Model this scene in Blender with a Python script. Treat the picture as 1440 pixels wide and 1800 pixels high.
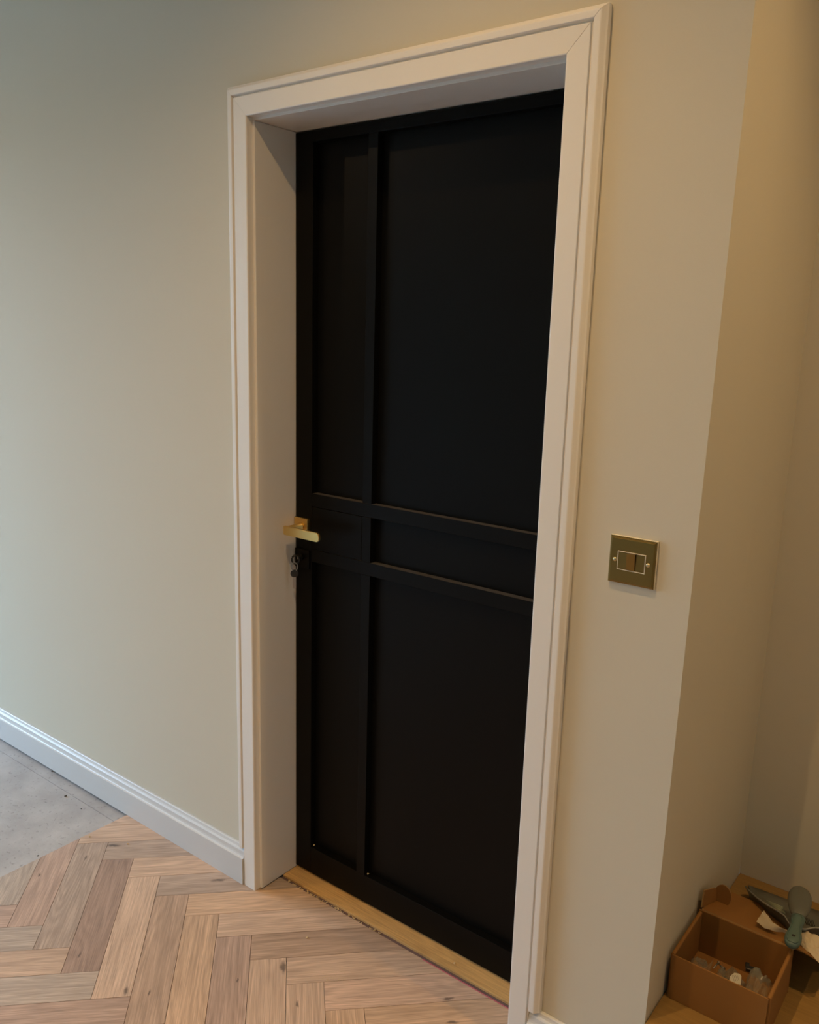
import bpy, bmesh, math, random
from mathutils import Vector, Matrix, noise
random.seed(7)
for o in list(bpy.data.objects): bpy.data.objects.remove(o)
SC = bpy.context.scene
COL = SC.collection
# ------------------------------------------------------------------ camera
CAM = dict(c=(1.5347, -1.4056, 1.5015), yaw=.6479, pit=-.2089, rol=.0282, f=1483.15)
def cam_axes():
    sy, cy = math.sin(CAM['yaw']), math.cos(CAM['yaw']); sp, cp = math.sin(CAM['pit']), math.cos(CAM['pit'])
    F = Vector((-sy*cp, cy*cp, sp)); R = Vector((cy, sy, 0)); U = R.cross(F)
    c, s = math.cos(CAM['rol']), math.sin(CAM['rol'])
    return c*R + s*U, -s*R + c*U, F
CR, CU, CF = cam_axes()
CC = Vector(CAM['c'])
def at(px, py, ax, val):
    """photo pixel -> point on the plane coordinate[ax] = val"""
    d = CF + CR*((px-720)/CAM['f']) - CU*((py-900)/CAM['f'])
    return CC + d*((val-CC[ax])/d[ax])
cd = bpy.data.cameras.new('camera'); cam = bpy.data.objects.new('camera', cd); COL.objects.link(cam)
cd.sensor_fit = 'VERTICAL'; cd.sensor_height = 24; cd.sensor_width = 19.2; cd.lens = 24*CAM['f']/1800; cd.clip_start = .02
m = Matrix((CR, CU, -CF)).transposed().to_4x4(); m.translation = CC
cam.matrix_world = m
SC.camera = cam
# ------------------------------------------------------------------ world, daylight, exposure
vs = SC.view_settings
vs.view_transform = 'Standard'; vs.look = 'None'; vs.gamma = 1; vs.use_curve_mapping = False
vs.exposure = 0.0
SKY_COLOR = (.42, .68, 1.0); SKY_STRENGTH = 29.5
LAMP_COLOR = (1.0, .63, .27); LAMP_POWER = 96.0
W = bpy.data.worlds.new('world'); SC.world = W; W.use_nodes = True
bg = W.node_tree.nodes['Background']; bg.inputs[0].default_value = (*SKY_COLOR, 1); bg.inputs[1].default_value = SKY_STRENGTH
def portal(name, loc, rot, sx, sy):
    l = bpy.data.lights.new(name, 'AREA'); l.shape = 'RECTANGLE'; l.size = sx; l.size_y = sy
    l.cycles.is_portal = True
    o = bpy.data.objects.new(name, l); COL.objects.link(o); o.location = loc; o.rotation_euler = rot
    return o
# room extents (m): door wall face is y = 0, left jamb face is x = 0
XL, XR, YF, CEIL = -4.8, 3.0, -6.5, 2.75
WIN = (-3.4, -0.40, 0.05, 2.25)                       # glazed opening in the left wall, out of view: y0 y1 z0 z1
portal('daylight_portal', (XL-.02, (WIN[0]+WIN[1])/2, (WIN[2]+WIN[3])/2), (math.radians(90), 0, math.radians(-90)), WIN[1]-WIN[0], WIN[3]-WIN[2])
# ------------------------------------------------------------------ helpers
def new_mat(name):
    m = bpy.data.materials.new(name); m.use_nodes = True
    nt = m.node_tree; b = nt.nodes['Principled BSDF']
    return m, nt, b
def N(nt, typ, **kw):
    n = nt.nodes.new(typ)
    for k, v in kw.items(): setattr(n, k, v)
    return n
def simple(name, col, rough=.5, metal=0, spec=.5, bump=0, bscale=300, var=0, vscale=8):
    m, nt, b = new_mat(name)
    b.inputs['Base Color'].default_value = (*col, 1); b.inputs['Roughness'].default_value = rough
    b.inputs['Metallic'].default_value = metal; b.inputs['Specular IOR Level'].default_value = spec
    tc = N(nt, 'ShaderNodeTexCoord')
    if var:
        nz = N(nt, 'ShaderNodeTexNoise'); nz.inputs['Scale'].default_value = vscale; nz.inputs['Detail'].default_value = 5
        nt.links.new(tc.outputs['Object'], nz.inputs['Vector'])
        mr = N(nt, 'ShaderNodeMapRange'); mr.inputs['To Min'].default_value = 1-var; mr.inputs['To Max'].default_value = 1+var
        nt.links.new(nz.outputs['Fac'], mr.inputs['Value'])
        mx = N(nt, 'ShaderNodeVectorMath', operation='SCALE'); mx.inputs[0].default_value = col
        nt.links.new(mr.outputs[0], mx.inputs['Scale']); nt.links.new(mx.outputs[0], b.inputs['Base Color'])
    if bump:
        nz = N(nt, 'ShaderNodeTexNoise'); nz.inputs['Scale'].default_value = bscale; nz.inputs['Detail'].default_value = 3
        nt.links.new(tc.outputs['Object'], nz.inputs['Vector'])
        bp = N(nt, 'ShaderNodeBump'); bp.inputs['Strength'].default_value = bump; bp.inputs['Distance'].default_value = .001
        nt.links.new(nz.outputs['Fac'], bp.inputs['Height']); nt.links.new(bp.outputs[0], b.inputs['Normal'])
    return m
def wood_mat(name, use_object_color=True, col=(.4, .25, .12), rough=.5, contrast=1.0):
    m, nt, b = new_mat(name); L = nt.links.new
    tc = N(nt, 'ShaderNodeTexCoord'); oi = N(nt, 'ShaderNodeObjectInfo')
    off = N(nt, 'ShaderNodeVectorMath', operation='SCALE'); off.inputs[0].default_value = (13.7, 7.3, 3.1)
    L(oi.outputs['Random'], off.inputs['Scale'])
    ad = N(nt, 'ShaderNodeVectorMath', operation='ADD'); L(tc.outputs['Object'], ad.inputs[0]); L(off.outputs[0], ad.inputs[1])
    # long, wavering grain
    mp = N(nt, 'ShaderNodeMapping'); mp.inputs['Scale'].default_value = (2.2, 30, 30); L(ad.outputs[0], mp.inputs['Vector'])
    n1 = N(nt, 'ShaderNodeTexNoise'); n1.inputs['Scale'].default_value = 1.6; n1.inputs['Detail'].default_value = 6; n1.inputs['Distortion'].default_value = .7
    L(mp.outputs[0], n1.inputs['Vector'])
    mp2 = N(nt, 'ShaderNodeMapping'); mp2.inputs['Scale'].default_value = (9, 330, 60); L(ad.outputs[0], mp2.inputs['Vector'])
    n2 = N(nt, 'ShaderNodeTexNoise'); n2.inputs['Scale'].default_value = 1.3; n2.inputs['Detail'].default_value = 4; n2.inputs['Distortion'].default_value = .3
    L(mp2.outputs[0], n2.inputs['Vector'])
    # cathedral figure
    mp3 = N(nt, 'ShaderNodeMapping'); mp3.inputs['Scale'].default_value = (1.6, 13, 13); L(ad.outputs[0], mp3.inputs['Vector'])
    n3 = N(nt, 'ShaderNodeTexNoise'); n3.inputs['Scale'].default_value = 1.0; n3.inputs['Detail'].default_value = 1; L(mp3.outputs[0], n3.inputs['Vector'])
    sn = N(nt, 'ShaderNodeMath', operation='MULTIPLY'); sn.inputs[1].default_value = 95; L(n3.outputs['Fac'], sn.inputs[0])
    si = N(nt, 'ShaderNodeMath', operation='SINE'); L(sn.outputs[0], si.inputs[0])
    def mr(src, a, c, lo=0, hi=1):
        r = N(nt, 'ShaderNodeMapRange'); r.inputs['From Min'].default_value = lo; r.inputs['From Max'].default_value = hi
        r.inputs['To Min'].default_value = a; r.inputs['To Max'].default_value = c; L(src, r.inputs['Value']); return r.outputs[0]
    g1 = mr(n1.outputs['Fac'], 1-.17*contrast, 1+.15*contrast, .25, .75)
    g2 = mr(n2.outputs['Fac'], 1-.24*contrast, 1+.17*contrast, .3, .7)
    g3 = mr(si.outputs[0], 1-.085*contrast, 1+.06*contrast, -1, 1)
    def mul(a, c):
        q = N(nt, 'ShaderNodeMath', operation='MULTIPLY'); L(a, q.inputs[0]); L(c, q.inputs[1]); return q.outputs[0]
    g = mul(mul(g1, g2), g3)
    vm = N(nt, 'ShaderNodeVectorMath', operation='SCALE')
    if use_object_color: L(oi.outputs['Color'], vm.inputs[0])
    else: vm.inputs[0].default_value = col
    L(g, vm.inputs['Scale'])
    out = vm.outputs[0]
    if use_object_color:
        # a knot at the board's own knot position (x, y, size), from its custom property
        at_ = N(nt, 'ShaderNodeAttribute', attribute_type='OBJECT', attribute_name='knot')
        sp = N(nt, 'ShaderNodeSeparateXYZ'); L(at_.outputs['Vector'], sp.inputs[0])
        cb = N(nt, 'ShaderNodeCombineXYZ'); L(sp.outputs[0], cb.inputs[0]); L(sp.outputs[1], cb.inputs[1])
        nzk = N(nt, 'ShaderNodeTexNoise'); nzk.inputs['Scale'].default_value = 60; L(tc.outputs['Object'], nzk.inputs['Vector'])
        dn = N(nt, 'ShaderNodeVectorMath', operation='SCALE'); dn.inputs['Scale'].default_value = .012; L(nzk.outputs['Color'], dn.inputs[0])
        s1 = N(nt, 'ShaderNodeVectorMath', operation='SUBTRACT'); L(tc.outputs['Object'], s1.inputs[0]); L(cb.outputs[0], s1.inputs[1])
        s2 = N(nt, 'ShaderNodeVectorMath', operation='ADD'); L(s1.outputs[0], s2.inputs[0]); L(dn.outputs[0], s2.inputs[1])
        s3 = N(nt, 'ShaderNodeVectorMath', operation='SUBTRACT'); L(s2.outputs[0], s3.inputs[0]); s3.inputs[1].default_value = (.006, .006, .006)
        s4 = N(nt, 'ShaderNodeVectorMath', operation='MULTIPLY'); L(s3.outputs[0], s4.inputs[0]); s4.inputs[1].default_value = (.5, 1.5, 0)
        ln = N(nt, 'ShaderNodeVectorMath', operation='LENGTH'); L(s4.outputs[0], ln.inputs[0])
        dv = N(nt, 'ShaderNodeMath', operation='DIVIDE'); L(ln.outputs['Value'], dv.inputs[0]); L(sp.outputs[2], dv.inputs[1])
        rk = N(nt, 'ShaderNodeMapRange'); rk.interpolation_type = 'SMOOTHSTEP'
        rk.inputs['From Min'].default_value = .25; rk.inputs['From Max'].default_value = 1.3
        rk.inputs['To Min'].default_value = .72; rk.inputs['To Max'].default_value = 0; L(dv.outputs[0], rk.inputs['Value'])
        mx = N(nt, 'ShaderNodeMix', data_type='RGBA'); L(rk.outputs[0], mx.inputs[0]); L(out, mx.inputs[6])
        mx.inputs[7].default_value = (.055, .04, .035, 1)
        out = mx.outputs[2]
    L(out, b.inputs['Base Color']); b.inputs['Roughness'].default_value = rough
    b.inputs['Specular IOR Level'].default_value = .35
    bp = N(nt, 'ShaderNodeBump'); bp.inputs['Strength'].default_value = .25; bp.inputs['Distance'].default_value = .0006
    L(n2.outputs['Fac'], bp.inputs['Height']); L(bp.outputs[0], b.inputs['Normal'])
    return m

M = {}
M['wall'] = simple('wall_paint', (.60, .555, .445), .75, bump=.12, bscale=420, var=.015, vscale=3, spec=.3)
M['ceiling'] = simple('ceiling_paint', (.75, .73, .68), .8)
M['trim'] = simple('trim_paint', (.76, .73, .68), .38, bump=.05, bscale=160, var=.012, vscale=14)
M['skirt'] = simple('skirting_paint', (.60, .60, .59), .34, bump=.05, bscale=160)
M['dust_sheen'] = simple('dust_sheen_black_ledge', (.055, .05, .044), .6, var=.35, vscale=60)  # rail-top dust tone, lightened to stand in for the grazing reflection
M['glue'] = simple('dried_adhesive', (.14, .09, .085), .8, var=.3, vscale=90)
M['black'] = simple('black_satin_paint', (.0038, .0036, .0031), .38, bump=.03, bscale=500, spec=.11)
M['plank'] = wood_mat('oak_plank')
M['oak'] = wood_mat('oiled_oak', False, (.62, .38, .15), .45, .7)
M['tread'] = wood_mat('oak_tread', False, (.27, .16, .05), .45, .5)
M['brass'] = simple('antique_brass', (.27, .18, .055), .30, 1, bump=.02, bscale=900)
M['satin_brass'] = simple('satin_brass', (.80, .56, .20), .36, 1)
M['screw'] = simple('pale_brass_screw', (.75, .62, .36), .35, 1)
M['ivory'] = simple('ivory_plastic', (.66, .60, .46), .4)
M['steel'] = simple('key_steel', (.42, .41, .39), .28, 1)
M['black_plastic'] = simple('black_plastic', (.012, .012, .013), .35)
M['card'] = simple('cardboard', (.25, .112, .022), .8, bump=.1, bscale=200, var=.06, vscale=20)
M['card_edge'] = simple('cardboard_cut_edge', (.34, .20, .075), .85)
M['teal'] = simple('teal_rubber', (.070, .118, .108), .5)
M['grey_plastic'] = simple('grey_plastic', (.115, .12, .10), .5, var=.08, vscale=30)
M['rim_grey'] = simple('pale_grey_rim', (.21, .21, .19), .5)
M['dark_bristle'] = simple('dark_bristle', (.03, .03, .028), .6)
M['pale_rib'] = simple('pale_green_rib', (.33, .36, .26), .5)
M['paper'] = simple('crumpled_paper', (.48, .40, .28), .8, var=.08, vscale=30)
M['label'] = simple('white_label', (.46, .43, .35), .6)
M['ink'] = simple('label_ink', (.12, .10, .08), .6)
M['chip'] = simple('pale_wood_chip', (.62, .47, .26), .8)
M['stone'] = simple('dark_stone_chip', (.09, .085, .08), .8)
M['pink'] = simple('pink_chalk', (.50, .13, .17), .8)
M['grass'] = simple('patio_paving', (.15, .145, .135), .9, var=.15, vscale=6)
M['blocker'] = simple('sky_blocker_green', (.05, .085, .03), .8, bump=1, bscale=20, var=.4, vscale=12)
M['frame'] = simple('window_frame_grey', (.06, .065, .07), .4)
def concrete_mat():
    m, nt, b = new_mat('concrete_screed'); L = nt.links.new
    tc = N(nt, 'ShaderNodeTexCoord')
    n1 = N(nt, 'ShaderNodeTexNoise'); n1.inputs['Scale'].default_value = 7; n1.inputs['Detail'].default_value = 7; n1.inputs['Roughness'].default_value = .6
    L(tc.outputs['Object'], n1.inputs['Vector'])
    cr = N(nt, 'ShaderNodeValToRGB'); e = cr.color_ramp.elements
    e[0].position = .3; e[0].color = (.33, .31, .295, 1); e[1].position = .7; e[1].color = (.47, .445, .425, 1)
    L(n1.outputs['Fac'], cr.inputs[0])
    n2 = N(nt, 'ShaderNodeTexNoise'); n2.inputs['Scale'].default_value = 95; n2.inputs['Detail'].default_value = 3; L(tc.outputs['Object'], n2.inputs['Vector'])
    r = N(nt, 'ShaderNodeMapRange'); r.inputs['From Min'].default_value = .30; r.inputs['From Max'].default_value = .37; r.inputs['To Min'].default_value = .72; r.inputs['To Max'].default_value = 1
    L(n2.outputs['Fac'], r.inputs['Value'])
    v = N(nt, 'ShaderNodeVectorMath', operation='SCALE'); L(cr.outputs[0], v.inputs[0]); L(r.outputs[0], v.inputs['Scale']); L(v.outputs[0], b.inputs['Base Color'])
    b.inputs['Roughness'].default_value = .7
    bp = N(nt, 'ShaderNodeBump'); bp.inputs['Strength'].default_value = .35; bp.inputs['Distance'].default_value = .002
    L(n2.outputs['Fac'], bp.inputs['Height']); L(bp.outputs[0], b.inputs['Normal'])
    return m
M['concrete'] = concrete_mat()
def plastic_film():
    m, nt, b = new_mat('clear_plastic_film'); L = nt.links.new
    b.inputs['Base Color'].default_value = (.30, .285, .23, 1); b.inputs['Roughness'].default_value = .14; b.inputs['Alpha'].default_value = .42
    return m
M['film'] = plastic_film()
def emit(name, col, s):
    m, nt, b = new_mat(name); b.inputs['Emission Color'].default_value = (*col, 1); b.inputs['Emission Strength'].default_value = s
    return m
M['led'] = emit('lit_led_lens', LAMP_COLOR, 12)

def link(name, me, mat, parent=None, loc=(0, 0, 0), rot=(0, 0, 0)):
    o = bpy.data.objects.new(name, me); COL.objects.link(o)
    if mat is not None and len(me.materials) == 0: me.materials.append(M[mat] if isinstance(mat, str) else mat)
    o.location = loc; o.rotation_euler = rot
    if parent is not None: o.parent = parent
    return o
def tag(o, label=None, cat=None, group=None, kind=None):
    if label: o['label'] = label
    if cat: o['category'] = cat
    if group: o['group'] = group
    if kind: o['kind'] = kind
    return o
def empty(name, loc=(0, 0, 0), rot=(0, 0, 0)):
    o = bpy.data.objects.new(name, None); COL.objects.link(o); o.location = loc; o.rotation_euler = rot; o.empty_display_size = .05
    return o
def mesh(name, verts, faces, smooth=False, recalc=True):
    me = bpy.data.meshes.new(name); me.from_pydata([tuple(v) for v in verts], [], faces)
    if recalc:
        bm = bmesh.new(); bm.from_mesh(me); bmesh.ops.recalc_face_normals(bm, faces=bm.faces); bm.to_mesh(me); bm.free()
    if smooth:
        for p in me.polygons: p.use_smooth = True
    return me
def box_bm(bm, x0, x1, y0, y1, z0, z1):
    vs_ = [bm.verts.new((x, y, z)) for x in (x0, x1) for y in (y0, y1) for z in (z0, z1)]
    for f in ((0, 1, 3, 2), (4, 6, 7, 5), (0, 4, 5, 1), (2, 3, 7, 6), (0, 2, 6, 4), (1, 5, 7, 3)): bm.faces.new([vs_[i] for i in f])
def boxes(name, lst, bevel=0, seg=2, smooth=False):
    bm = bmesh.new()
    for b in lst: box_bm(bm, *b)
    if bevel: bmesh.ops.bevel(bm, geom=list(bm.edges), offset=bevel, segments=seg, affect='EDGES', profile=.5)
    bmesh.ops.recalc_face_normals(bm, faces=bm.faces)
    me = bpy.data.meshes.new(name); bm.to_mesh(me); bm.free()
    return me
def box(name, b, mat, parent=None, bevel=0, loc=(0, 0, 0), rot=(0, 0, 0), seg=2):
    return link(name, boxes(name, [b], bevel, seg), mat, parent, loc, rot)
def sweep(name, profile, f0, f1, mat, parent=None):
    """closed profile [(a, d)], each point placed by f0 / f1 at both ends"""
    n = len(profile); v = [f0(a, d) for a, d in profile] + [f1(a, d) for a, d in profile]
    fs = [(i, (i+1) % n, n+(i+1) % n, n+i) for i in range(n)] + [tuple(range(n))[::-1], tuple(range(n, 2*n))]
    return link(name, mesh(name, v, fs), mat, parent)
def lathe(name, prof, mat, parent=None, seg=24, loc=(0, 0, 0), rot=(0, 0, 0), smooth=True):
    v = []; f = []
    for r, z in prof:
        for k in range(seg): a = 2*math.pi*k/seg; v.append((r*math.cos(a), r*math.sin(a), z))
    for i in range(len(prof)-1):
        for k in range(seg): f.append((i*seg+k, i*seg+(k+1) % seg, (i+1)*seg+(k+1) % seg, (i+1)*seg+k))
    f.append(tuple(range(seg))[::-1]); f.append(tuple(range((len(prof)-1)*seg, len(prof)*seg)))
    me = mesh(name, v, f, smooth)
    return link(name, me, mat, parent, loc, rot)
def tube(name, pts, r, mat, parent=None, seg=10, closed=False):
    pts = [Vector(p) for p in pts]; n = len(pts); v = []; f = []
    for i, p in enumerate(pts):
        a = pts[(i-1) % n] if (closed or i > 0) else p; b_ = pts[(i+1) % n] if (closed or i < n-1) else p
        t = (b_-a).normalized(); u = t.orthogonal() if abs(t.z) > .9 else t.cross(Vector((0, 0, 1))); u.normalize(); w = t.cross(u)
        for k in range(seg): an = 2*math.pi*k/seg; v.append(p + u*(r*math.cos(an)) + w*(r*math.sin(an)))
    for i in range(n if closed else n-1):
        for k in range(seg): f.append((i*seg+k, i*seg+(k+1) % seg, ((i+1) % n)*seg+(k+1) % seg, ((i+1) % n)*seg+k))
    if not closed: f.append(tuple(range(seg))[::-1]); f.append(tuple(range((n-1)*seg, n*seg)))
    return link(name, mesh(name, v, f, True), mat, parent)
def clip(poly, a, b, c):
    """keep the part of a convex polygon with a x + b y <= c"""
    out = []
    for i in range(len(poly)):
        p, q = poly[i], poly[(i+1) % len(poly)]; dp = a*p[0]+b*p[1]-c; dq = a*q[0]+b*q[1]-c
        if dp <= 0: out.append(p)
        if (dp < 0 < dq) or (dq < 0 < dp):
            t = dp/(dp-dq); out.append((p[0]+t*(q[0]-p[0]), p[1]+t*(q[1]-p[1])))
    return out
def area(poly): return abs(sum(poly[i][0]*poly[(i+1) % len(poly)][1]-poly[(i+1) % len(poly)][0]*poly[i][1] for i in range(len(poly))))/2 if len(poly) > 2 else 0

# ------------------------------------------------------------------ setting: dimensions
OW, OH = .7825, 1.9618          # clear opening between the linings
SET, AF = .0067, .0695          # margin of lining left showing, architrave width
DY = .129                       # door face, behind the wall face
XC, XCT = 1.0775, 1.0945        # outer corner of the wall (leans a little), foot and head
YA, ZS = .604, .209             # alcove depth, step height
LIN = .03
SLAB = -.014
# walls
def wall_back():
    v = []; f = []
    def hexa(p):
        n = len(v); v.extend(p)
        for q in ((0, 1, 2, 3), (7, 6, 5, 4), (0, 4, 5, 1), (1, 5, 6, 2), (2, 6, 7, 3), (3, 7, 4, 0)): f.append(tuple(n+i for i in q))
    def bx(x0, x1, y0, y1, z0, z1, xt=None):
        xt = x1 if xt is None else xt
        hexa([(x0, y0, z0), (x1, y0, z0), (x1, y1, z0), (x0, y1, z0), (x0, y0, z1), (xt, y0, z1), (xt, y1, z1), (x0, y1, z1)])
    H = OH+LIN
    bx(XL, -LIN, 0, .20, SLAB, CEIL)
    bx(-LIN, OW+LIN, 0, .20, H, CEIL)
    x_at = lambda z: XC + (XCT-XC)*(z-ZS)/(CEIL-ZS)
    bx(OW+LIN, x_at(SLAB), 0, .20, SLAB, CEIL, x_at(CEIL))
    return mesh('wall_back', v, f)
tag(link('wall_back', wall_back(), 'wall'), kind='structure')
x_at = lambda z: XC + (XCT-XC)*(z-ZS)/(CEIL-ZS)
# return of the wall into the alcove
v = []
for y, lean in ((.20, .67), (YA, 0.0)):
    for z in (SLAB, CEIL):
        xx = XC + (x_at(z)-XC)*lean
        v += [(XC-.12, y, z), (xx, y, z)]
tag(link('wall_right', mesh('wall_right', v, [(0, 1, 3, 2), (4, 6, 7, 5), (0, 4, 5, 1), (2, 3, 7, 6), (0, 2, 6, 4), (1, 5, 7, 3)]), 'wall'), kind='structure')
tag(box('wall_alcove', (XC-.12, XR, YA, YA+.12, SLAB, CEIL), 'wall'), kind='structure')
tag(box('wall_side', (XR, XR+.12, YF-.12, YA+.12, SLAB, CEIL), 'wall'), kind='structure')
tag(link('wall_left', boxes('wall_left', [(XL-.12, XL, YF-.12, WIN[0], SLAB, CEIL), (XL-.12, XL, WIN[1], .20, SLAB, CEIL), (XL-.12, XL, WIN[0], WIN[1], WIN[3], CEIL), (XL-.12, XL, WIN[0], WIN[1], SLAB, WIN[2])]), 'wall'), kind='structure')
tag(box('wall_front', (XL, XR, YF-.12, YF, SLAB, CEIL), 'wall'), kind='structure')
tag(box('ceiling', (XL-.12, XR+.12, YF-.12, YA+.12, CEIL, CEIL+.1), 'ceiling'), kind='structure')
# unseen boxes added behind the closed door to seal out stray sky light
tag(link('light_seal', boxes('light_seal', [(-.2, XC-.121, .50, .60, SLAB-.06, CEIL), (-.2, -.1, .2005, .4995, SLAB-.06, CEIL)]), 'wall'), kind='structure')
# the glazed opening behind the camera
wn = tag(empty('window_1', (XL-.06, 0, 0)), kind='structure')
nb = 3; bw = (WIN[1]-WIN[0])/nb
for i in range(nb+1): box('window_frame', (-.03, .03, -.03, .03, WIN[2]+.05, WIN[3]-.05), 'frame', wn, .003, (0, WIN[0]+i*bw+(.03 if i == 0 else -.03 if i == nb else 0), 0))
for z in (WIN[2]+.025, WIN[3]-.025): box('window_rail', (-.03, .03, WIN[0], WIN[1], -.025, .025), 'frame', wn, .003, (0, 0, z))
tag(box('garden_patio', (XL-7, XL-.13, YF-6, 8, -.2, -.06), 'grass'), kind='structure')
tag(box('sky_blocker', (XL-7, XL-6, YF-6, 8, -.06, 2.4), 'blocker', None, .15), kind='structure')  # unseen hedge shape added to block low sky and grade the wall daylight

# ------------------------------------------------------------------ floor: screed slab, oak herringbone
XE = -.590                                       # where the laid boards stop
floor = tag(box('floor', (XL, XR, YF, -.057, SLAB-.06, SLAB), 'concrete'), kind='structure')
box('screed_strip', (XL, XR, -.0552, .50, SLAB-.06, SLAB-.0005), 'concrete', floor)
PW, PL, GAP = .08797, .44, .0011
C0 = (-.5699, -.2031)
S2 = math.sqrt(.5)
def uv(x, y): return ((x+y)*S2, (x-y)*S2)
def xy(u, v): return ((u+v)*S2, (u-v)*S2)
U0, V0 = uv(*C0)
TONES = dict(light=(.565, .40, .29), gold=(.575, .39, .26), mid=(.455, .315, .225), pink=(.46, .32, .245), brown=(.365, .25, .19), grey=(.425, .32, .25), ash=(.45, .36, .29), rose=(.60, .415, .305))
# tones read from the photograph: ('A' runs towards the viewer's right, 'B' runs towards the door wall), row, index
TN = {('A', 0, -3): 'ash', ('A', 0, -2): 'ash', ('A', 0, -1): 'pink', ('A', 0, 0): 'grey', ('A', 0, 1): 'brown', ('A', 0, 2): 'light', ('A', 0, 3): 'mid', ('A', 0, 4): 'gold', ('A', 0, 5): 'pink', ('A', 0, 6): 'light', ('A', 0, 7): 'light', ('A', 0, 8): 'gold',
      ('B', 0, 0): 'light', ('B', 0, 1): 'grey', ('B', 0, 2): 'light', ('B', 0, 3): 'grey', ('B', 0, 4): 'gold', ('B', 0, 5): 'light', ('B', 0, 6): 'mid', ('B', 0, 7): 'light', ('B', 0, 8): 'rose', ('B', 0, 9): 'gold', ('B', 0, 10): 'light', ('B', 0, -1): 'light',
      ('B', 1, -1): 'pink', ('B', 1, 0): 'ash', ('B', 1, 1): 'light', ('B', 1, 2): 'ash', ('B', 1, 3): 'pink', ('B', 1, 4): 'mid', ('B', 1, 5): 'light'}
def px_floor(px, py): p = at(px, py, 2, 0); return (p.x, p.y)
KN = {('B', 0, 1): (px_floor(199, 1486), .011), ('B', 0, 3): (px_floor(384, 1547), .010), ('A', 0, 1): (px_floor(140, 1678), .006), ('A', 0, 6): (px_floor(498, 1700), .011), ('B', 0, 8): (px_floor(788, 1755), .007), ('B', 0, 9): (px_floor(795, 1797), .008), ('A', 0, 2): (px_floor(222, 1742), .007), ('A', 0, 3): (px_floor(262, 1745), .005), ('A', 0, -1): (px_floor(69, 1538), .005)}
def plank(kind, row, k):
    du, dv = -row*PL, row*PL
    g = GAP/2
    if kind == 'A': u0, u1, v0, v1 = U0+k*PW+du, U0+(k+1)*PW+du, V0+k*PW+dv, V0+k*PW+PL+dv
    else: u0, u1, v0, v1 = U0+k*PW+du, U0+k*PW+PL+du, V0+k*PW-PW+dv, V0+k*PW+dv
    u0 += g; u1 -= g; v0 += g; v1 -= g
    quad = [xy(u0, v0), xy(u1, v0), xy(u1, v1), xy(u0, v1)]
    cx, cy = xy((u0+u1)/2, (v0+v1)/2)
    base = clip(clip(clip(quad, -1, 0, -XE), 1, 0, XR-.03), 0, -1, -YF-.0)
    polys = [clip(base, 0, 1, -.0005)]
    rec = clip(clip(clip(clip(base, 0, -1, .0005), 0, 1, .0670), -1, 0, -.001), 1, 0, OW-.001)
    if area(rec) > 1e-5: polys.append(rec)
    polys = [q for q in polys if area(q) > 4e-5]
    # leave the footprint of the step free
    polys = [q for q in polys if not (min(p[0] for p in q) > XC-.02 and min(p[1] for p in q) > -.02)]
    if not polys: return
    ang = math.pi/4 if kind == 'B' else -math.pi/4
    ca, sa = math.cos(-ang), math.sin(-ang)
    loc = lambda p: ((p[0]-cx)*ca-(p[1]-cy)*sa, (p[0]-cx)*sa+(p[1]-cy)*ca)
    vs_ = []; fs = []
    for q in polys:
        n = len(q); b0 = len(vs_); q = [loc(p) for p in q]
        vs_ += [(a, b, 0) for a, b in q]+[(a, b, SLAB+.0002) for a, b in q]
        fs.append(tuple(range(b0, b0+n)))
        fs += [(b0+i, b0+n+i, b0+n+(i+1) % n, b0+(i+1) % n) for i in range(n)]
    o = link('floor_plank', mesh('floor_plank', vs_, fs), 'plank', floor, (cx, cy, random.uniform(-.0002, .0001)), (0, 0, ang))
    t = TONES[TN.get((kind, row, k)) or random.choice(list(TONES))]
    j = random.uniform(.96, 1.04); o.color = (t[0]*j, t[1]*j, t[2]*j, 1)
    if (kind, row, k) in KN:
        (kx, ky), s = KN[(kind, row, k)]; a, b = loc((kx, ky)); o['knot'] = (a, b, s)
    elif random.random() < .14: o['knot'] = (random.uniform(-.18, .18), random.uniform(-.03, .03), random.uniform(.003, .006))
    else: o['knot'] = (9.0, 9.0, .001)
for row in range(0, 5):
    for kind in 'AB':
        for k in range(-12, 34):
            yc = C0[1]-row*PL*math.sqrt(2)
            if yc < -2.3: continue
            x_est = C0[0]+k*PW*math.sqrt(2)
            if x_est > 2.35: continue
            plank(kind, row, k)
# oak threshold board under the door
box('threshold', (.0008, OW-.0008, .0795, .22, SLAB, .0015), 'oak', floor, .0012)
box('chalk_line', (.50, OW-.001, .0640, .0669, 0.0001, .0006), 'pink', floor)
box('adhesive_strip', (.0008, OW-.0008, .0672, .0793, SLAB, -.0045), 'glue', floor)
# oak step in the alcove
st = tag(empty('floor_step', (0, 0, 0)), kind='structure')
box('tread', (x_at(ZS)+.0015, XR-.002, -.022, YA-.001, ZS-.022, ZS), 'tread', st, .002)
box('riser', (x_at(0)+.0015, XR-.002, -.004, .016, 0.0005, ZS-.0225), 'trim', st)

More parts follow.
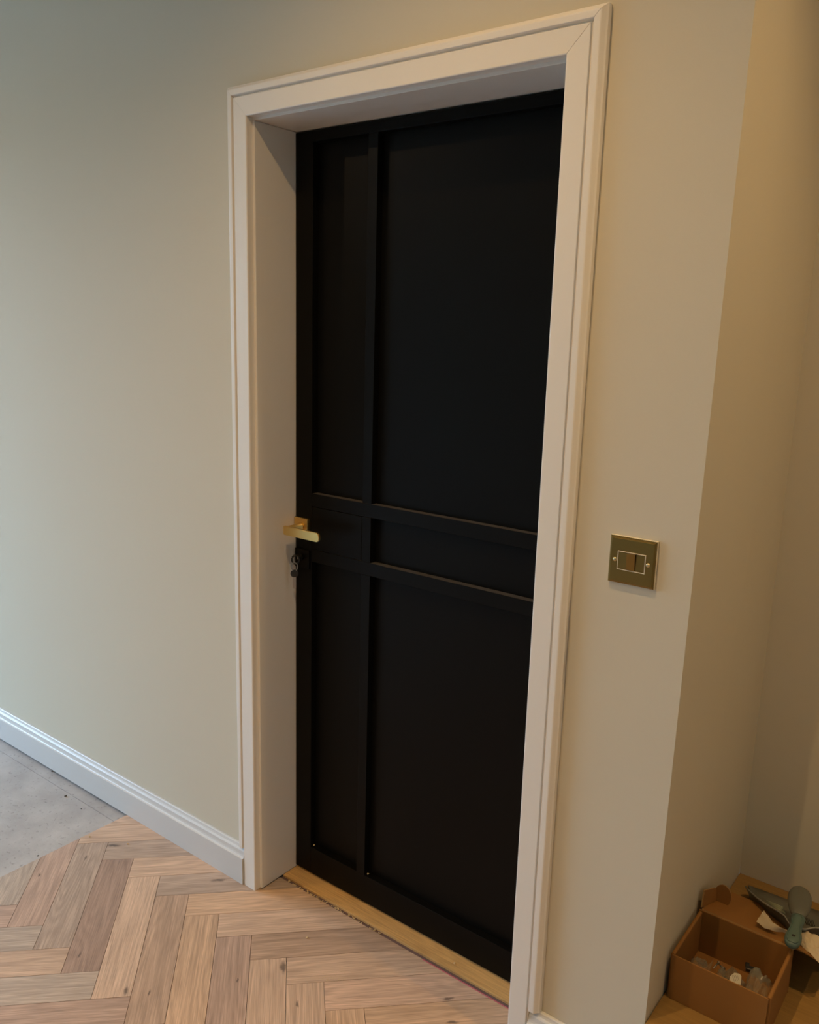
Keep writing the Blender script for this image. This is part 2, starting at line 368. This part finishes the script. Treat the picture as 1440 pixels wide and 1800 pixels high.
# ------------------------------------------------------------------ door lining and architrave
lin = tag(empty('trim_1', (OW/2, 0, 0)), kind='structure')
LD = .20
def P(o): o.location = Vector(o.location)-Vector(o.parent.location); return o
P(box('jamb', (-LIN+.0005, 0, 0.0, LD, .0005, OH), 'trim', lin, .0012))
P(box('jamb', (OW, OW+LIN-.0005, 0.0, LD, .0005, OH), 'trim', lin, .0012))
P(box('lining_head', (-LIN+.0005, OW+LIN-.0005, 0.0, LD, OH+.0004, OH+LIN-.0005), 'trim', lin, .0012))
arc = tag(empty('trim_2', (OW/2, 0, 0)), kind='structure')
INNER = [(0, 0), (0, .0165), (.0008, .0182), (.0025, .019), (.0420, .019), (.0428, .0184), (.0436, .0145), (.0466, .0142), (.0466, 0)]
BAND = [(.0467, 0), (.0467, .0142), (.0474, .0148), (.0482, .0196), (.0492, .0206), (.0585, .0206), (.0605, .0203), (.0622, .0190), (.0668, .0130), (AF, .0108), (AF, 0)]
SKH = .1085
for prof, nm, z0 in ((INNER, 'architrave', .0006), (BAND, 'back_band', SKH+.001)):
    P(sweep(nm, prof, lambda a, d: (-SET-a, -d, z0), lambda a, d: (-SET-a, -d, OH+SET+a), 'trim', arc))
    P(sweep(nm, prof, lambda a, d: (OW+SET+a, -d, z0), lambda a, d: (OW+SET+a, -d, OH+SET+a), 'trim', arc))
    P(sweep(nm, prof, lambda a, d: (-SET-a+.0004, -d, OH+SET+a), lambda a, d: (OW+SET+a-.0007, -d, OH+SET+a+.0002), 'trim', arc))
# skirting boards
SK = [(.0005, 0), (.0225, 0), (.0225, .0770), (.0222, .0785), (.0212, .0790), (.0185, .0795), (.0165, .0815), (.0150, .0860), (.0142, .0920), (.0138, .0950), (.0120, .0975), (.0095, .0995), (.0080, .1030), (.0070, .1065), (.0055, .1082), (.0030, SKH), (.0005, SKH)]
def skirt(name, xa, xb):
    o = sweep(name, SK, lambda a, d: (xa, -a, d+.0004), lambda a, d: (xb, -a, d+.0004), 'skirt'); return tag(o, kind='structure')
skirt('baseboard_left', XL+.001, -SET-.0472)
skirt('baseboard_right', OW+SET+.0472, x_at(0)-.0005)

# ------------------------------------------------------------------ door
door = tag(empty('door_1', (.002, DY, .008)), kind='structure')
DW, DH, DT = OW-.004, 1.950, .044
def dbox(name, x0, x1, z0, z1, y0=0., y1=DT, bev=.0009, par=door):
    return box(name, (x0, x1, y0, y1, z0, z1), 'black', par, bev, seg=2)
ox, oz = -.002, -.008                          # door-local from world
SW = .059
REC = .0195
dbox('stile', 0, SW+ox, 0, DH)
dbox('stile', DW-.060, DW, 0, DH)
a0, a1 = SW+ox+.0002, DW-.0602
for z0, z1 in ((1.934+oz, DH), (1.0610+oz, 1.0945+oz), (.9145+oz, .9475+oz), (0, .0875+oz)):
    r_ = dbox('rail', a0, a1, z0, z1); r_.data.materials.append(M['dust_sheen'])
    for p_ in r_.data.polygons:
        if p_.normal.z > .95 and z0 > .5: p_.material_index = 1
for z0, z1, dy in ((1.0947, 1.9338, .0004), (.9477, 1.0608, -.0006), (.0877, .9143, -.0006)):
    dbox('glazing_bar', .2285+ox, .2570+ox, z0+oz, z1+oz, dy, DT)
for z0, z1 in ((1.0947, 1.9338), (.0877, .9143)):
    dbox('panel', a0, .2283+ox, z0+oz, z1+oz, REC, DT-REC+.006, 0)
dbox('lock_block', a0+.0008, .2283+ox-.0012, .9477+oz+.0008, 1.0608+oz-.0012, .0006, DT, .0008)
for z0, z1 in ((1.0947, 1.9338), (.9477, 1.0608), (.0877, .9143)):
    dbox('panel', .2572+ox, a1, z0+oz, z1+oz, REC, DT-REC+.006, 0)
# lever handle on a square rose
hx, hz = .027, 1.0035
hd = empty('door_handle', (hx+ox, 0, hz+oz)); hd.parent = door
tag(hd, 'satin brass lever handle on a square rose')
box('rose', (-.0235, .0235, -.008, -.0002, -.0235, .0235), 'satin_brass', hd, .0008)
lathe('collar', [(.0115, 0), (.0115, .003), (.0095, .0045), (.0095, .05), (.009, .0515)], 'satin_brass', hd, 28, (0, -.0082, .0), (math.radians(90), 0, 0))
def lever():
    # flat bar, front outline with rounded outer end, thickness towards the door
    pts = []; L0, L1, h = -.0045, .1195, .0116
    r = .0105
    for cx_, cz_, a0_ in ((L1-r, h-r, 90), (L1-r, -h+r, 0), (L0+.003, -h+.003, -90), (L0+.003, h-.003, 180)):
        rr = r if cx_ > .05 else .003
        arc_ = range(a0_, a0_-91, -15)
        for a in arc_: pts.append((cx_+rr*math.cos(math.radians(a)), cz_+rr*math.sin(math.radians(a))))
    bm = bmesh.new(); vv = [bm.verts.new((x, -.066, z)) for x, z in pts]; f = bm.faces.new(vv)
    ex = bmesh.ops.extrude_face_region(bm, geom=[f]); bmesh.ops.translate(bm, verts=[g for g in ex['geom'] if isinstance(g, bmesh.types.BMVert)], vec=(0, .0075, 0))
    bmesh.ops.recalc_face_normals(bm, faces=bm.faces)
    bmesh.ops.bevel(bm, geom=[e for e in bm.edges if abs(e.verts[0].co.y-e.verts[1].co.y) < 1e-6], offset=.0012, segments=2, affect='EDGES')
    me = bpy.data.meshes.new('lever'); bm.to_mesh(me); bm.free(); return me
link('lever', lever(), 'satin_brass', hd)
# black lock escutcheon
es = empty('escutcheon', (.030+ox, 0, .918+oz)); es.parent = door; tag(es, 'black square lock escutcheon below the lever')
box('cover_plate', (-.025, .025, -.006, -.0002, -.025, .025), 'black', es, .0008)
lathe('lock_cylinder', [(.0085, 0), (.0085, .006), (.008, .007)], 'black', es, 20, (0, -.0062, .006), (math.radians(90), 0, 0))
# keys: one in the lock, one hanging on the ring
ky = tag(empty('key_ring', (.030, DY-.0133, .924)), 'steel keys with black heads hanging from the lock below brass lever', 'keys')
def key(name, rot, loc, up):
    k = empty(name, loc, rot); k.parent = ky
    lathe('key_head', [(.0085, -.0013), (.0105, -.0008), (.0105, .0008), (.0085, .0013)], 'black_plastic', k, 20, (0, 0, 0), (0, math.radians(90), 0))
    box('key_blade', (-.001, .001, -.0042, .0042, -.040, -.009), 'steel', k, .0003)
    return k
QD = Vector((.72, .69, 0))                        # flat of the keys, turned a little towards the room
def loop(cy_, cz_, r1, r2, n_): return [Vector((0, cy_, cz_))+QD*(r1*math.cos(2*math.pi*i/n_))+Vector((0, 0, r2*math.sin(2*math.pi*i/n_))) for i in range(n_)]
tube('key_bow', loop(-.016, -.004, .0095, .0115, 20), .0026, 'black_plastic', ky, 8, True)
box('key_shank', (-.0016, .0016, -.0085, -.0003, -.0045, .003), 'steel', ky, .0003)
tube('split_ring', loop(-.020, -.0225, .0080, .0115, 26), .0013, 'steel', ky, 8, True)
key('spare_key', (0, 0, math.radians(-46)), (0, -.020, -.0405), 1)

# ------------------------------------------------------------------ brass wall switch
sw = tag(empty('light_switch', (.9756, 0, 1.1142)), 'square antique brass fused switch plate on wall right of door', 'switch')
box('back_gasket', (-.0438, .0438, -.0055, -.0003, -.0438, .0438), 'ivory', sw, .0008)
def stepped_plate():
    bm = bmesh.new()
    rings = [(.0430, -.0056), (.0430, -.0066), (.0427, -.0070), (.0414, -.0072), (.0411, -.0076), (.0411, -.0086), (.0408, -.0090), (.0397, -.0092), (.0392, -.0098)]
    prev = None
    for h, y in rings:
        cur = [bm.verts.new((sx*h, y, sz*h)) for sx, sz in ((-1, -1), (1, -1), (1, 1), (-1, 1))]
        if prev:
            for i in range(4): bm.faces.new((prev[i], prev[(i+1) % 4], cur[(i+1) % 4], cur[i]))
        else: bm.faces.new(cur)
        prev = cur
    bm.faces.new(prev); bmesh.ops.recalc_face_normals(bm, faces=bm.faces)
    me = bpy.data.meshes.new('plate'); bm.to_mesh(me); bm.free(); return me
link('face_plate', stepped_plate(), 'brass', sw)
hw, hh = .0262, .0172
for nm, b in (('insert_frame', (-hw, hw, -.0112, -.0096, hh-.0014, hh)), ('insert_frame', (-hw, hw, -.0112, -.0096, -hh, -hh+.0014)), ('insert_frame', (-hw, -hw+.0014, -.0112, -.0096, -hh+.0014, hh-.0014)), ('insert_frame', (hw-.0014, hw, -.0112, -.0096, -hh+.0014, hh-.0014))):
    box(nm, b, 'ivory', sw, .0003)
def rocker(name, xc, wdt, top, bot):
    h = hh-.0016; w_ = wdt/2
    v = [(xc-w_, -.0097, -h), (xc+w_, -.0097, -h), (xc+w_, -.0097, h), (xc-w_, -.0097, h)]
    v += [(xc-w_, -bot, -h+.0004), (xc+w_, -bot, -h+.0004), (xc+w_, -top, h-.0004), (xc-w_, -top, h-.0004)]
    return link(name, mesh(name, v, [(0, 1, 2, 3), (4, 5, 6, 7), (0, 1, 5, 4), (1, 2, 6, 5), (2, 3, 7, 6), (3, 0, 4, 7)]), 'brass', sw)
rocker('blank_insert', -.0165, .0163, .0108, .0108)
rocker('rocker', 0, .0154, .0158, .0118)
rocker('blank_insert', .0165, .0163, .0108, .0108)
for s in (-1, 1):
    sc_ = lathe('screw', [(.0038, 0), (.0038, .0008), (.0026, .0018), (.0008, .0021)], 'screw', sw, 16, (s*.0310, -.0098, 0), (math.radians(90), 0, 0))
    box('slot', (-.0026, .0026, -.0004, .0004, .0017, .0023), 'ink', sc_)

# ------------------------------------------------------------------ ceiling downlights (door one follows cast shadows; left and step ones are added fill)
def downlight(x, y, power, label, cone=150):
    d = tag(empty('downlight', (x, y, CEIL)), label, 'ceiling light', 'ceiling downlights')
    lathe('bezel', [(.034, -.0005), (.044, -.0005), (.044, -.003), (.040, -.006), (.034, -.006)], 'trim', d, 32)
    lathe('lens', [(.0335, -.0006), (.0335, -.003)], 'led', d, 32)
    l = bpy.data.lights.new('lamp', 'SPOT'); l.energy = power; l.color = LAMP_COLOR; l.shadow_soft_size = .022
    l.spot_size = math.radians(cone); l.spot_blend = 1.0
    o = bpy.data.objects.new('lamp', l); COL.objects.link(o); o.parent = d; o.location = (0, 0, -.008)
downlight(.63, -.78, LAMP_POWER*.95, 'round ceiling downlight just in front of the black door', 137)
downlight(-1.5, -1.7, LAMP_POWER*1.45, 'added unseen fill downlight near the glazed doors on the left', 172)  # lamp added to brighten the upper left wall evenly
downlight(.63, -2.3, LAMP_POWER*1.3, 'round ceiling downlight in the middle of the room', 160)
downlight(1.78, -.06, LAMP_POWER*.92, 'added unseen fill downlight over the oak step', 126)  # lamp added as alcove fill, placed to nearly miss the door wall

# ------------------------------------------------------------------ cardboard box on the step
BX0, BX1, BY0, BY1, BZ1 = 1.0855, 1.2760, .0900, .2600, .3100
cb = tag(empty('cardboard_box', ((BX0+BX1)/2, (BY0+BY1)/2, ZS)), 'small open brown cardboard box with lid folded back, on the oak step', 'box')
t = .0028
def cbx(name, x0, x1, y0, y1, z0, z1, mat='card', bev=.0004): return P(box(name, (x0, x1, y0, y1, z0, z1), mat, cb, bev))
cbx('base_panel', BX0+t, BX1-t, BY0+t, BY1-t, ZS+.0005, ZS+.0005+t)
cbx('front_wall', BX0+.0035, BX1-.0040, BY0, BY0+t, ZS+.0005, BZ1-.002)
cbx('back_wall', BX0, BX1, BY1-t, BY1, ZS+.0005, BZ1)
def quadslab(name, pts, th, mat, parent, edge=None):
    pts = [Vector(p) for p in pts]; n = (pts[1]-pts[0]).cross(pts[2]-pts[0]).normalized()*th
    k = len(pts); v = pts+[p+n for p in pts]
    f = [tuple(range(k)), tuple(range(k, 2*k))[::-1]]+[(i, (i+1) % k, k+(i+1) % k, k+i) for i in range(k)]
    me = mesh(name, v, f); me.materials.append(M[mat])
    if edge:
        me.materials.append(M[edge])
        for p in me.polygons:
            if p.index >= 2: p.material_index = 1
    return P(link(name, me, None, parent))
# folded double side walls, with rounded top fold
for xs, nm in ((BX0, 'side_wall'), (BX1-.0075, 'side_wall')):
    prof = []
    for a in range(0, 181, 20): prof.append((.00375-.00375*math.cos(math.radians(a)), .00375*math.sin(math.radians(a))))
    v = []
    for y in (BY0+.004, BY1-.004):
        bow = 0
        for x_, z_ in prof: v.append((xs+x_, y, BZ1-.005+z_))
        v.append((xs+.0075, y, ZS+.004)); v.append((xs, y, ZS+.0007))
    n = len(prof)+2
    f = [(i, (i+1) % n, n+(i+1) % n, n+i) for i in range(n)]+[tuple(range(n))[::-1], tuple(range(n, 2*n))]
    P(link(nm, mesh(nm, v, f), 'card', cb))
# lid folded back over the step, resting on its tuck flap
LY, LZ = .428, .262
XRW = 1.335
quadslab('lid', [(BX0+.004, BY1+.0005, BZ1-.001), (BX1+.002, BY1+.0005, BZ1-.001), (BX1+.002, LY, LZ), (BX0+.012, LY, LZ)], t, 'card', cb, 'card_edge')
quadslab('lid_tuck_flap', [(BX0+.014, LY+.0015, LZ+.002), (BX1, LY+.0015, LZ+.002), (BX1-.006, LY+.020, ZS+.0012), (BX0+.022, LY+.020, ZS+.0012)], -t, 'card', cb, 'card_edge')
# right wing of the lid, spread out and curling down
v = []; f = []; nn = 10
for i in range(nn+1):
    s = i/nn; x_ = BX1+.0025+s*(XRW-BX1); dz = -.012*s**2-.002*s
    for y_, z_ in ((BY1+.002+.004*s, BZ1-.001), (LY-.012, LZ+.003)):
        v += [(x_, y_, z_+dz), (x_, y_, z_+dz+t)]
for i in range(nn):
    a = 4*i; b_ = a+4
    f += [(a, a+2, b_+2, b_), (a+1, b_+1, b_+3, a+3), (a, b_, b_+1, a+1), (a+2, a+3, b_+3, b_+2)]
f += [(0, 1, 3, 2), (4*nn, 4*nn+2, 4*nn+3, 4*nn+1)]
P(link('lid_wing', mesh('lid_wing', v, f), 'card', cb))
# left wing standing up along the wall, with its round locking ear
quadslab('lid_wing', [(1.0895, .262, .3135), (1.0885, .272, .349), (1.093, .335, .322), (1.101, .375, .2805)], t, 'card', cb, 'card_edge')
def ear():
    c = at(1271, 1574, 1, .345); R1, R2 = .0185, .0240
    pts = []
    for i in range(24):
        a = 2*math.pi*i/24; pts.append((c.x+R1*math.cos(a), .345+.22*R1*math.sin(a), c.z+R2*math.sin(a)))
    return pts
quadslab('locking_ear', ear(), t, 'card', cb, 'card_edge')

# things in the box: crumpled clear bags of fixings
def crumple(name, cx, cy, cz, sx, sy, h, mat, seed, label, cat, n=18, rot=0, group=None, amp=1.0, freq=40):
    v = []; f = []
    for i in range(n+1):
        for j in range(n+1):
            a = i/n*2-1; b_ = j/n*2-1
            dome = max(0, (1-a*a))*max(0, (1-b_*b_))
            p = Vector((a*sx, b_*sy, 0))
            nz = noise.fractal(Vector((p.x*freq+seed, p.y*freq, seed)), 1, 2, 3)
            rg = 1-abs(noise.noise(Vector((p.x*freq*.9, p.y*freq*.9+seed, 3.3))))*2
            v.append((p.x*(1+.08*nz), p.y*(1+.08*nz), h*dome**.6 + amp*.007*(nz+rg*.9)))
    for i in range(n):
        for j in range(n): q = i*(n+1)+j; f.append((q, q+n+1, q+n+2, q+1))
    zmin = min(p[2] for p in v)
    v = [(p[0], p[1], p[2]-zmin) for p in v]
    me = mesh(name, v, f); o = link(name, me, mat, None, (cx, cy, cz), (0, 0, rot))
    if label: tag(o, label, cat, group)
    return o
bz = ZS+.0045
crumple('plastic_bag', 1.123, .158, bz, .021, .044, .026, 'film', 2.0, 'clear crumpled bag at left end inside the cardboard box', 'bag', group='clear bags in the box', rot=.15, amp=2.6, freq=60, n=15)
crumple('plastic_bag', 1.176, .160, bz, .026, .048, .034, 'film', 7.0, 'clear bag of screws in the middle of the cardboard box', 'bag', group='clear bags in the box', rot=-.12, amp=2.8, freq=55, n=15)
crumple('plastic_bag', 1.236, .165, bz, .023, .050, .040, 'film', 12.0, 'grey tinted clear bag at right end inside the cardboard box', 'bag', group='clear bags in the box', rot=.12, amp=3.0, freq=50, n=15)
for i in range(5):
    a = random.uniform(0, 6.28); x_, y_ = 1.170+random.uniform(-.022, .022), .165+random.uniform(-.022, .022)
    z_ = bz+.034+random.uniform(0, .014)
    s_ = tag(empty('screw', (x_, y_, z_), (random.uniform(-.4, .4), math.radians(90)+random.uniform(-.4, .4), a)), 'small steel screw lying in the middle clear bag', 'screw', 'screws in the clear bag')
    lathe('shank', [(.0004, -.018), (.0016, -.014), (.0016, 0)], 'steel', s_, 8)
    lathe('head', [(.0016, 0), (.0038, .002), (.0036, .0026)], 'steel', s_, 10)
lb = at(1293, 1722, 2, .275)
lab = tag(empty('paper_label', (lb.x, lb.y, .278), (math.radians(38), math.radians(6), math.radians(28))), 'white printed paper label poking up among the clear bags', 'label')
lab.scale = (.8, .8, 1)
lp = [(-.016, -.012, 0), (.012, -.012, 0), (.014, .008, 0), (.010, .012, 0), (-.002, .0125, 0), (-.013, .002, 0)]
v = lp+[(a, b_, .0004) for a, b_, c in lp]
k = len(lp); link('label_sheet', mesh('label_sheet', v, [tuple(range(k)), tuple(range(k, 2*k))]+[(i, (i+1) % k, k+(i+1) % k, k+i) for i in range(k)]), 'label', lab)
for i in range(4): box('printed_line', (-.006+.004*i, -.0052+.004*i, -.006, .008-.0008*i, .0004, .0006), 'ink', lab, rot=(0, 0, .35))
bk = at(1324, 1702, 2, .262)
tag(link('black_bracket', boxes('black_bracket', [(-.014, .014, -.005, .005, -.004, .004), (-.014, -.006, .005, .013, -.004, .004)], .001), 'black_plastic', None, (bk.x, bk.y, .2585), (.1, 0, .35)), 'small black plastic bracket at the back inside the cardboard box', 'bracket')

# ------------------------------------------------------------------ dustpan, brush, paper behind the box
dp = tag(empty('dustpan', (1.24, .45, ZS)), 'grey dustpan lying on the folded-back box lid', 'dustpan')
rim_px = [(1311, 1559, .238), (1319, 1568, .262), (1330, 1578, .285), (1350, 1592, .303), (1368, 1602, .313), (1380, 1611, .318), (1388, 1624, .321)]
rim = [at(x, y, 2, z) for x, y, z in rim_px]
mid = rim[-1].x+.0145
right = [Vector((2*mid-p.x, p.y+.012*((mid-p.x)/.12), p.z)) for p in rim[::-1]]
rim = rim+right
lipL, lipR = at(1318, 1557, 2, ZS+.004), None
lip0 = Vector((lipL.x-.004, .560, ZS+.004)); lip1 = Vector((2*mid-lip0.x, .575, ZS+.004))
v = []; f = []
n = len(rim)
rows = []
for i, p in enumerate(rim):
    s = i/(n-1)
    lp_ = lip0.lerp(lip1, s)
    lid_z = lambda y: (BZ1-.001 + (LZ-BZ1)*(y-BY1)/(LY-BY1)+t) if y < LY else max(ZS+.003, LZ+t - (y-LY)*1.2)
    by = p.y+.012; bx_ = p.x+(mid-p.x)*.06
    base = Vector((bx_, by, min(p.z-.012, max(lid_z(by)+.003, ZS+.006))))
    rows.append([p+Vector((0, .0025, -.0035)), p+Vector((0, -.0025, -.001)), p+Vector((0, -.001, .001)), p+Vector((0, .003, 0)), p.lerp(base, .5)+Vector((0, .006, 0)), base, base.lerp(lp_, .35)+Vector((0, 0, .008)), base.lerp(lp_, .7)+Vector((0, 0, .004)), lp_])
for r in rows: v += r
q = len(rows[0])
for i in range(n-1):
    for j in range(q-1): f.append((i*q+j, i*q+j+1, (i+1)*q+j+1, (i+1)*q+j))
me = mesh('pan', [tuple(Vector(a)-dp.location) for a in v], f, True)
o = link('pan', me, 'grey_plastic', dp); md = o.modifiers.new('thickness', 'SOLIDIFY'); md.thickness = .0022; md.offset = -1
tube('rim', [p_+Vector((0, 0, .0005))-dp.location for p_ in rim], .0019, 'rim_grey', dp, 8)
for i in range(5):            # pale ribs inside the pan
    a = at(1348+2.2*i, 1583+2.6*i, 2, .286); b_ = at(1377+.9*i, 1595+2.6*i, 2, .297)
    tube('rib', [a-dp.location, (a+b_)/2-dp.location, b_-dp.location], .0011, 'pale_rib', dp, 6)
# hand brush: teal grip with hanging hole, grey head, bristles on its right
br = tag(empty('hand_brush', (0, 0, 0)), 'hand brush with teal grip and grey oval head resting on the dustpan', 'brush')
ga, gb = at(1391, 1664, 2, .332), at(1404, 1612, 2, .338); hc = at(1408, 1562, 2, .340)
br.location = (ga.x, ga.y, .325)
def blade(name, stations, mat, parent, zt, seg=14):
    """stations: (centre Vector, half width, half thickness); elliptical sections along a line"""
    v = []; f = []
    for i, (c, w_, h_) in enumerate(stations):
        a = stations[max(0, i-1)][0]; b_ = stations[min(len(stations)-1, i+1)][0]
        d = (b_-a).normalized(); sd = d.cross(Vector((0, 0, 1))).normalized(); up = sd.cross(d)
        for k in range(seg):
            an = 2*math.pi*k/seg; cs, sn_ = math.cos(an), math.sin(an)
            v.append(c+sd*(w_*cs)+up*(h_*math.copysign(abs(sn_)**.7, sn_))-parent.location)
    m_ = len(stations)
    for i in range(m_-1):
        for k in range(seg): f.append((i*seg+k, i*seg+(k+1) % seg, (i+1)*seg+(k+1) % seg, (i+1)*seg+k))
    f += [tuple(range(seg))[::-1], tuple(range((m_-1)*seg, m_*seg))]
    return link(name, mesh(name, v, f, True), mat, parent)
gw = [(0, .005), (.03, .0095), (.1, .0138), (.22, .0160), (.36, .0152), (.52, .0120), (.66, .0112), (.8, .0128), (.92, .0140), (1, .0125)]
blade('grip', [(ga.lerp(gb, s), w_, min(.009, w_*.75)) for s, w_ in gw], 'teal', br, 0)
gi = [(.04, .006), (.12, .0105), (.22, .0122), (.36, .0115), (.52, .0085), (.66, .0080), (.8, .0092), (.90, .0085), (.95, .004)]
tube('grip_outline', [ga.lerp(gb, s)+Vector((-w_*1.0, 0, .0082))-br.location for s, w_ in gi]+[ga.lerp(gb, s)+Vector((w_*1.0, 0, .0082))-br.location for s, w_ in gi[::-1]], .0009, 'teal', br, 6, True)
hc0 = ga.lerp(gb, .24)+Vector((0, 0, .0062))
lathe('hanging_hole', [(.0036, 0), (.0036, .0030), (.0028, .0034)], 'black_plastic', br, 14, hc0-br.location)
hw_ = [(0, .009), (.06, .0135), (.18, .0185), (.35, .0222), (.55, .0238), (.75, .0225), (.88, .0175), (.96, .0105), (1, .004)]
blade('brush_head', [((gb+Vector((0, -.004, 0))).lerp(hc, s)+Vector((0, 0, .002)), w_, min(.010, w_*.6)) for s, w_ in hw_], 'grey_plastic', br, 0)
for i in range(6):
    a = at(1413+3.1*i, 1611+1.2*i, 2, .328); b_ = at(1418+3.1*i, 1625+1.2*i, 2, .312)
    tube('bristle_tuft', [a-br.location, b_-br.location], .0009, 'dark_bristle', br, 6)
# crumpled paper sheet draped between lid and dustpan
def paper():
    n, mm = 26, 12; v = []; f = []
    for i in range(n+1):
        s = i/n
        lo = at(1330+118*s, 1622+72*s-8*math.sin(3.14*s)+5*math.sin(9*s), 2, .313-.010*s)
        hi = at(1343+100*s, 1604+46*s+16*math.sin(3.14*min(1, s*1.6)), 2, .318-.006*s+.004*math.sin(7*s))
        for j in range(mm+1):
            q = j/mm; p = lo.lerp(hi, q)
            nz = noise.noise(Vector((p.x*45, p.y*45, 2))); rg = 1-2*abs(noise.noise(Vector((p.x*70, p.y*70, 9))))
            v.append((p.x, p.y, p.z+.004*nz+.0035*rg+.004*math.sin(q*3.1)))
    for i in range(n):
        for j in range(mm): a = i*(mm+1)+j; f.append((a, a+mm+1, a+mm+2, a+1))
    return v, f
v, f = paper(); c = Vector(v[len(v)//2]); pp = link('crumpled_paper', mesh('crumpled_paper', [tuple(Vector(a)-c) for a in v], f), 'paper', None, c)
md = pp.modifiers.new('thickness', 'SOLIDIFY'); md.thickness = .0005
tag(pp, 'crumpled beige paper sheet tucked between box lid and dustpan', 'paper')

# ------------------------------------------------------------------ crumbs
def chip(name, px, py, size, mat, label, z=0, group=None):
    p = at(px, py, 2, z); bm = bmesh.new(); bmesh.ops.create_icosphere(bm, subdivisions=1, radius=size)
    for vv in bm.verts:
        vv.co += Vector([random.uniform(-.3, .3)*size for _ in range(3)]); vv.co.z *= .6
    zm = min(vv.co.z for vv in bm.verts)
    for vv in bm.verts: vv.co.z -= zm
    me = bpy.data.meshes.new(name); bm.to_mesh(me); bm.free()
    return tag(link(name, me, mat, None, (p.x, p.y, z), (0, 0, random.uniform(0, 3))), label, 'wood chip' if mat == 'chip' else 'stone chip', group)
chip('wood_chip', 157.5, 1471, .0030, 'chip', 'pale wood chip on the board nearest the concrete corner')
chip('wood_chip', 224.5, 1484, .0026, 'chip', 'pale wood chip on the knotty board near the skirting')
chip('wood_chip', 539.5, 1649, .0026, 'chip', 'pale wood chip on brown board in front of the threshold')
chip('wood_chip', 799, 1694, .0026, 'chip', 'pale wood chip lying on the oak threshold', .0016)
for lx, ly, nm in ((.063, DY+.010, 'left'), (.262, DY+.009, 'wide')):
    q_ = chip('wood_chip', 540, 1650, .0032, 'chip', 'pale chip on the bottom ledge in corner of the door\'s %s lower panel' % ('narrow left' if nm == 'left' else 'wide right'))
    q_.location = (lx, ly, .0876)
chip('stone_chip', 115, 1400, .0042, 'stone', 'dark stone chip lying on the bare concrete', SLAB)
chip('stone_chip', 92, 1356, .0042, 'stone', 'dark stone chip close under the left skirting board', SLAB)
chip('stone_chip', 30, 1304, .0030, 'stone', 'small dark chip at the far end under the skirting', SLAB)
chip('stone_chip', 143, 1422, .0026, 'stone', 'tiny dark chip on the concrete near the board edge', SLAB)
chip('stone_chip', 67, 1505, .0030, 'stone', 'tiny dark chip at the sawn end of the boards', 0)
# sawdust crumbs in and beside the gap at the threshold
bm = bmesh.new()
for i in range(120):
    s = random.random()**1.5; x_ = .03+.33*s; y_ = random.gauss(.0705, .0032); r = random.uniform(.0008, .0026)
    if .0665 < y_ < .0795: z_ = random.uniform(-.0045, -.001)
    else: z_ = 0 if y_ < .07 else .0016
    mt = Matrix.Translation((x_, y_, z_+r*.6)) @ Matrix.Rotation(random.uniform(0, 3), 4, 'Z') @ Matrix.Diagonal((r*1.5, r, r*.7, 1))
    bmesh.ops.create_icosphere(bm, subdivisions=1, radius=1, matrix=mt)
for i in range(90):          # scuffed dust on the boards
    p = at(random.gauss(588, 16), random.gauss(1718, 5), 2, 0); r = random.uniform(.0003, .0007)
    bmesh.ops.create_icosphere(bm, subdivisions=1, radius=1, matrix=Matrix.Translation((p.x, p.y, r*.5)) @ Matrix.Diagonal((r*1.6, r, r*.6, 1)))
me = bpy.data.meshes.new('sawdust'); bm.to_mesh(me); bm.free()
tag(link('sawdust', me, 'chip'), 'pale sawdust crumbs along the gap at the oak threshold', 'sawdust', kind='stuff')
